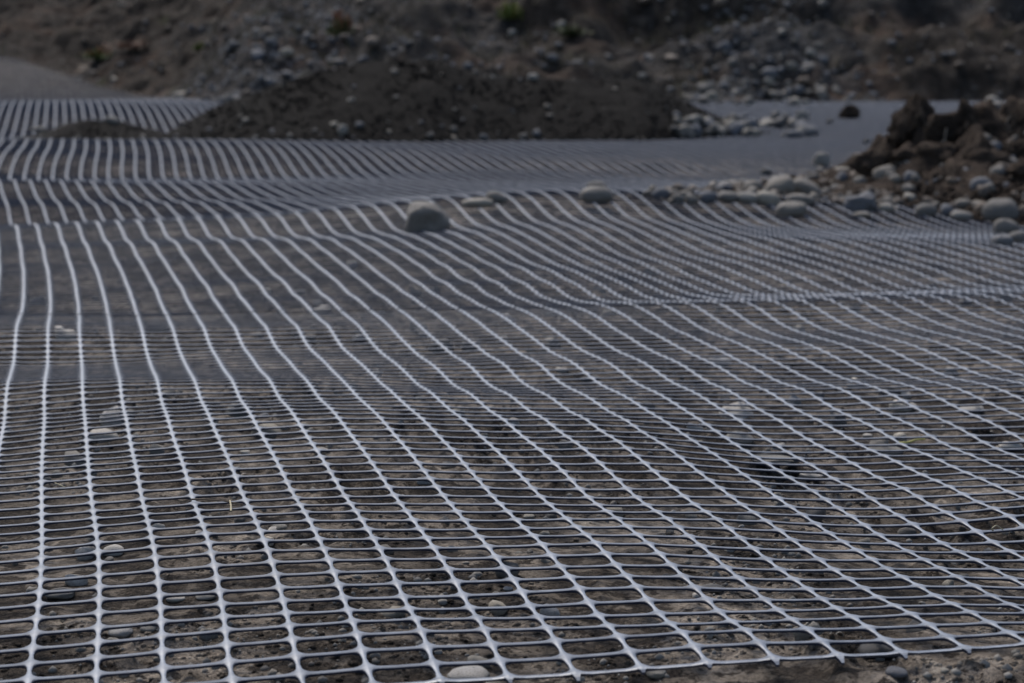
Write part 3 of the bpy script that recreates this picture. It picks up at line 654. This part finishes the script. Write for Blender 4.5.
# stones on the heap on the right
def p_heap(rnd):
    x=rnd.uniform(.35,1.75); y=rnd.uniform(4.85,6.2)
    h=float(right_h(np.array(x),np.array(y)))
    if h<.006 or x>y*.25: return None
    if h>.16 and rnd.random()<.7: return None
    return x,y,float(heap_top(np.array(x),np.array(y)))+.004
scatter('heap_stone',280,p_heap,lambda r,y:.006+.017*r.random()**2.2,[M_STONE,M_BLUE,M_STONE,M_BRST,M_BRST],
  'one of many small stones mixed into the brown heap','stone','small stones in the brown heap',2,.3)
# stones in the long mound
def p_mound(rnd):
    x=rnd.uniform(-2.1,1.1); y=rnd.uniform(8.95,9.7) if rnd.random()<.6 else rnd.uniform(8.95,9.15)
    h=max(float(mound_h(np.array(x),np.array(y))),float(small_mound_h(np.array(x),np.array(y))))
    if h<.003: return None
    return x,y,float(heap_top(np.array(x),np.array(y)))
scatter('mound_stone',110,p_mound,lambda r,y:.006+.013*r.random()**2.5,[M_STONE,M_PALE,M_STONE,M_BLUE],
  'one of many small stones dotted over the dark mounds','stone','small stones on the dark mounds',2,.3)
def p_row(rnd):
    px=rnd.uniform(645,905); py=np.interp(px,[600,700,760,830,905],[197,196,194,196,203])+rnd.uniform(-7,8)*np.interp(px,[600,700,905],[.4,.8,1.1])
    if px<760 and rnd.random()<.5: return None
    x,y,z,D=hit(px,py,mesh_top,3,9)
    return x,y,z
scatter('row_stone',130,p_row,lambda r,y:.006+.011*r.random()**2,[M_STONE,M_BRST,M_BRST,M_STONE],
  'one of the small stones filling the row along the mesh crest','stone','small stones along the crest of the mesh',2,.25)
# rubble at the right end of the mound and behind it
def p_rub(rnd):
    px=rnd.uniform(640,850); t=rnd.random()
    if t<.55: py=rnd.uniform(118,137); px=rnd.uniform(670,810)
    else: py=rnd.uniform(84,106)+ (px-740)*.0; px=rnd.uniform(690,850)
    x,y,z,D=hit(px,py,lambda a,b:np.maximum(mesh_top(a,b),hill_z(a,b)),4,16)
    return x,y,z
scatter('rubble_stone',150,p_rub,lambda r,y:.011+.028*r.random()**1.8,[M_STONE,M_PALE,M_STONE,M_BLUE,M_DKST],
  'one of the loose rubble stones past the right end of the long mound','stone','rubble stones past the right end of the mound',2,.2)
# stones over the hillside
def p_hill(rnd):
    px=rnd.uniform(-40,1064); py=rnd.uniform(-25,105)
    w=.11
    if 190<px<400: w=.9 if py>20 else .6
    if 640<px<830: w=.8 if py>40 else .3
    if 80<px<190 and abs(py-(px-90)*.42)<12: w=.9
    if rnd.random()>w: return None
    if px<180 and py>55+px*.25: return None
    x,y,z,D=hit(px,py,hill_z,11,25)
    if D>24: return None
    return x,y,z
scatter('hillside_stone',290,p_hill,lambda r,y:.011+.036*r.random()**3.2,[M_STONE,M_PALE,M_BLUE,M_BLUE,M_BRST,M_BRST],
  'one of the many pale stones strewn over the far hillside','stone','stones strewn over the hillside',2,.3)
# uncountable small stuff
def gravel(name,n,fpos,size,mat,seed):
    rnd=random.Random(seed); v,f=stone_verts(1,seed,.3,.3); Vs=[];Fs=[];k=0
    P=fpos(rnd,n)
    R=np.random.RandomState(seed)
    m=len(P); s=size(R,m); a=R.uniform(0,6.28,m); ca,sa=np.cos(a),np.sin(a)
    sc=np.stack([s,s*R.uniform(.6,1,m),s*R.uniform(.45,.8,m)],1)
    W=v[None]*sc[:,None,:]; X=W[:,:,0]*ca[:,None]-W[:,:,1]*sa[:,None]; Y=W[:,:,0]*sa[:,None]+W[:,:,1]*ca[:,None]
    W=np.stack([X,Y,W[:,:,2]],-1)+P[:,None,:]
    T=(f[None]+(np.arange(m)*len(v))[:,None,None]).reshape(-1,3)
    o=mesh_np(name,W.reshape(-1,3),tris=T,mat=mat); o['kind']='stuff'; return o
def g_near(rnd,n):
    R=np.random.RandomState(5); y=np.exp(R.uniform(math.log(1.2),math.log(5),n)); x=R.uniform(-.25,.25,n)*y
    k=fbm(x*9,y*9,0,3,91)+R.uniform(-.2,.2,n)>.12; x,y=x[k],y[k]
    return np.stack([x,y,np.minimum(ground_z(x,y),sheet_z(x,y)-.0045)],1)
o=gravel('soil_crumbs',60000,g_near,lambda R,m:.0007+.0030*R.random_sample(m)**4,M_SOIL,5)
tag(o,'dark crumbs of soil lying on the ground beneath the mesh','soil crumbs')
o=gravel('gravel',26000,lambda r,n:(lambda P:P+[.0,0,0])(np.roll(g_near(r,n),0,0)[::3]),lambda R,m:.0012+.0042*R.random_sample(m)**3,M_PALE,6)
tag(o,'fine pale grit scattered over the soil beneath the mesh','gravel')
def g_hill(rnd,n):
    R=np.random.RandomState(8); x=R.uniform(-5,5,n); y=11.8+R.random_sample(n)**1.3*7
    w=fbm(x*1.3,y*1.3,0,3,61)
    dens=np.exp(-((x+1.4)/.5)**2)*.9+np.exp(-((x-1.5)/.45)**2)*.8+.06+.3*sstep(.2,.7,w)
    d=y-bank_foot(x)
    k=(R.random_sample(n)<dens)&(d>.1)
    x,y=x[k],y[k]; return np.stack([x,y,hill_z(x,y)],1)
o=gravel('scree',22000,g_hill,lambda R,m:.008+.022*R.random_sample(m)**2.2,M_BLUE,8)
tag(o,'fine grey scree covering the far hillside','scree')
def g_heap(rnd,n):
    R=np.random.RandomState(9); x=R.uniform(.3,1.8,n); y=R.uniform(4.7,6.3,n); h=right_h(x,y)
    k=(h>.005); x,y=x[k],y[k]; return np.stack([x,y,heap_top(x,y)+.006*R.uniform(-.5,1,len(x))],1)
o=gravel('earth_crumbs',16000,g_heap,lambda R,m:.003+.011*R.random_sample(m)**2.2,M_BROWN,9)
tag(o,'brown crumbs of earth covering the heap at the right','soil crumbs')
def g_mound(rnd,n):
    R=np.random.RandomState(10); x=R.uniform(-2.1,1.2,n); y=R.uniform(8.9,9.9,n); h=np.maximum(mound_h(x,y),small_mound_h(x,y))
    k=(h>.003); x,y=x[k],y[k]; return np.stack([x,y,heap_top(x,y)],1)
o=gravel('dark_crumbs',9000,g_mound,lambda R,m:.003+.010*R.random_sample(m)**2.5,M_DARK,10)
tag(o,'dark crumbs of soil covering the long mound','soil crumbs')

# ---------------------------------------------------------------- small plants and straw
def weed(label,px,py,wpx,hpx,leafc,tipc,seed,n=70):
    rnd=random.Random(seed); x,y,z,D=hit(px,py+hpx*.4,hill_z,11,25)
    root_=bpy.data.objects.new('weed',None); C.objects.link(root_); root_.location=(x,y,z); tag(root_,label,'weed')
    for nm,c,m in (('leaves',leafc,n),('tip_leaves',tipc,n//2)):
        V=[];Q=[]
        w=wpx/F_PX*D; h=hpx/F_PX*D
        for k in range(m):
            a=rnd.uniform(0,6.28); e=rnd.uniform(.15,1.3) if nm=='leaves' else rnd.uniform(.5,1.4)
            L=h*rnd.uniform(.5,1.05); wd=.010
            bx,by=rnd.gauss(0,w*.22),rnd.gauss(0,w*.18)
            dx,dy=math.cos(a)*math.cos(e)*w*.5,math.sin(a)*math.cos(e)*w*.5; dz=math.sin(e)*L
            nx,ny=-math.sin(a)*wd,math.cos(a)*wd
            if nm=='tip_leaves': bx+=dx*.6;by+=dy*.6
            b=len(V)
            z0=dz*.4 if nm=='tip_leaves' else 0
            V+=[(bx-nx*.3,by-ny*.3,z0),(bx+nx*.3,by+ny*.3,z0),(bx+dx*.6+nx,by+dy*.6+ny,z0+dz*.6),(bx+dx*.6-nx,by+dy*.6-ny,z0+dz*.6),(bx+dx+nx*.2,by+dy+ny*.2,z0*.6+dz*.8),(bx+dx-nx*.2,by+dy-ny*.2,z0*.6+dz*.8)]
            Q+=[(b,b+1,b+2,b+3),(b+3,b+2,b+4,b+5)]
        mesh_np(nm,V,Q,mat=mat_plain(nm+str(seed),c),smooth=False,parent=root_)
weed('green weed with orange withered leaves low on the left hillside',97,55,26,14,(.07,.11,.03),(.20,.10,.045),1)
weed('yellow green weed near the top middle of the hillside',510,12,20,20,(.10,.12,.03),(.15,.16,.04),2)
weed('small dark green weed on the grey scree',199,47,9,8,(.10,.14,.03),(.16,.18,.05),3,40)
weed('brown and olive withered plant hanging on the scree',340,26,20,28,(.07,.08,.03),(.20,.09,.05),4)
weed('rusty dry plant right of the green and orange weed',130,46,30,10,(.13,.075,.05),(.18,.10,.07),5,50)
weed('dull green grass tuft on the upper middle ledge',570,32,26,12,(.05,.065,.03),(.08,.085,.04),6,60)
def dry_grass():
    R_=np.random.RandomState(77); n=16000; px=R_.uniform(-30,1050,n); x=px/2200-512/2200.; y=12.3+R_.random_sample(n)*4.5; x=x*y
    d=fbm(x*.9,y*1.4,0,4,101); k=(d>.12)&(y>bank_foot(x)+.2)&(fbm(x*4,y*4,0,2,102)>-.1); x,y=x[k],y[k]; z=hill_z(x,y)
    m=len(x); a=R_.uniform(0,6.28,m); h=R_.uniform(.03,.10,m); w=.004; lean=R_.uniform(.2,1.2,m)
    B=np.stack([x,y,z-.005],1); dx=np.stack([np.cos(a),np.sin(a),0*a],1)*w; t=B+np.stack([np.sin(a)*h*lean,np.cos(a)*h*lean,h],1)
    V=np.stack([B-dx,B+dx,t],1).reshape(-1,3); T=np.arange(m*3).reshape(-1,3)
    o=mesh_np('dry_grass',V,tris=T,mat=mat_plain('dry_grass_blades',(.085,.072,.04)),smooth=False); o['kind']='stuff'
    tag(o,'thin dry olive and brown grass growing in patches on the hillside','grass')
dry_grass()
M_STRAW=mat_plain('dry_straw',(.42,.36,.24))
def straw(label,pts,r=.0007,mat=M_STRAW):
    P=[]
    for (px,py,l) in pts:
        x,y,z,D=hit(px,py,lambda a,b:sheet_z(a,b)+.003,.9,9); P.append((x,y,z+l))
    o=tube('straw',P,r,mat,.3); tag(o,label,'straw'); return o
straw('short dry curl of straw on the mesh ribs at the lower right',[(993,532,.001),(991,536,.006),(996,534,.008),(1003,533,.002)])
straw('thin dark twig lying across the ribs left of the middle',[(192,501,.001),(205,503,.003),(222,504,.003),(243,506,.001)],.0009,M_ROOTD)
straw('short upright dry straw beside the thin dark twig',[(231,512,0),(231,508,.002),(230,505,.004)],.001)
straw('pale straw on the mesh at the left edge of the near part',[(55,484,.001),(60,487,.002),(65,489,.001)],.0006)
straw('yellow lichen twig under the right part of the mesh',[(899,441,-.002),(908,443,0),(916,440,0),(925,438,-.002)],.0013,mat_plain('lichen',(.33,.30,.10)))

# ---------------------------------------------------------------- camera, light, world
sc=bpy.context.scene
cam=bpy.data.cameras.new('camera'); co=bpy.data.objects.new('camera',cam); C.objects.link(co); sc.camera=co
co.location=(0,0,H); co.rotation_euler=(math.pi/2-PITCH,0,0)
cam.sensor_width=36; cam.lens=36*F_PX/1024; cam.clip_start=.05; cam.clip_end=500
cam.dof.use_dof=True; cam.dof.focus_distance=1.85; cam.dof.aperture_fstop=12.0
W=bpy.data.worlds.new('World'); sc.world=W; W.use_nodes=True; nt=W.node_tree
sky=nt.nodes.new('ShaderNodeTexSky'); sky.sky_type='NISHITA'; sky.sun_disc=False
SE,SR=math.radians(52),math.radians(-22)
sky.sun_elevation=SE; sky.sun_rotation=SR; sky.air_density=1.0; sky.dust_density=2.2
nt.links.new(sky.outputs[0],nt.nodes['Background'].inputs[0]); nt.nodes['Background'].inputs[1].default_value=.075
sl=bpy.data.lights.new('sun','SUN'); so=bpy.data.objects.new('sun',sl); C.objects.link(so)
sl.energy=1.5; sl.angle=math.radians(35); sl.color=(1,.965,.92)
d=mathutils.Vector((math.sin(SR)*math.cos(SE),math.cos(SR)*math.cos(SE),math.sin(SE)))
so.rotation_euler=d.to_track_quat('Z','Y').to_euler()
vs=sc.view_settings; vs.view_transform='Standard'; vs.look='None'; vs.gamma=1; vs.use_curve_mapping=False
vs.exposure=EXPO
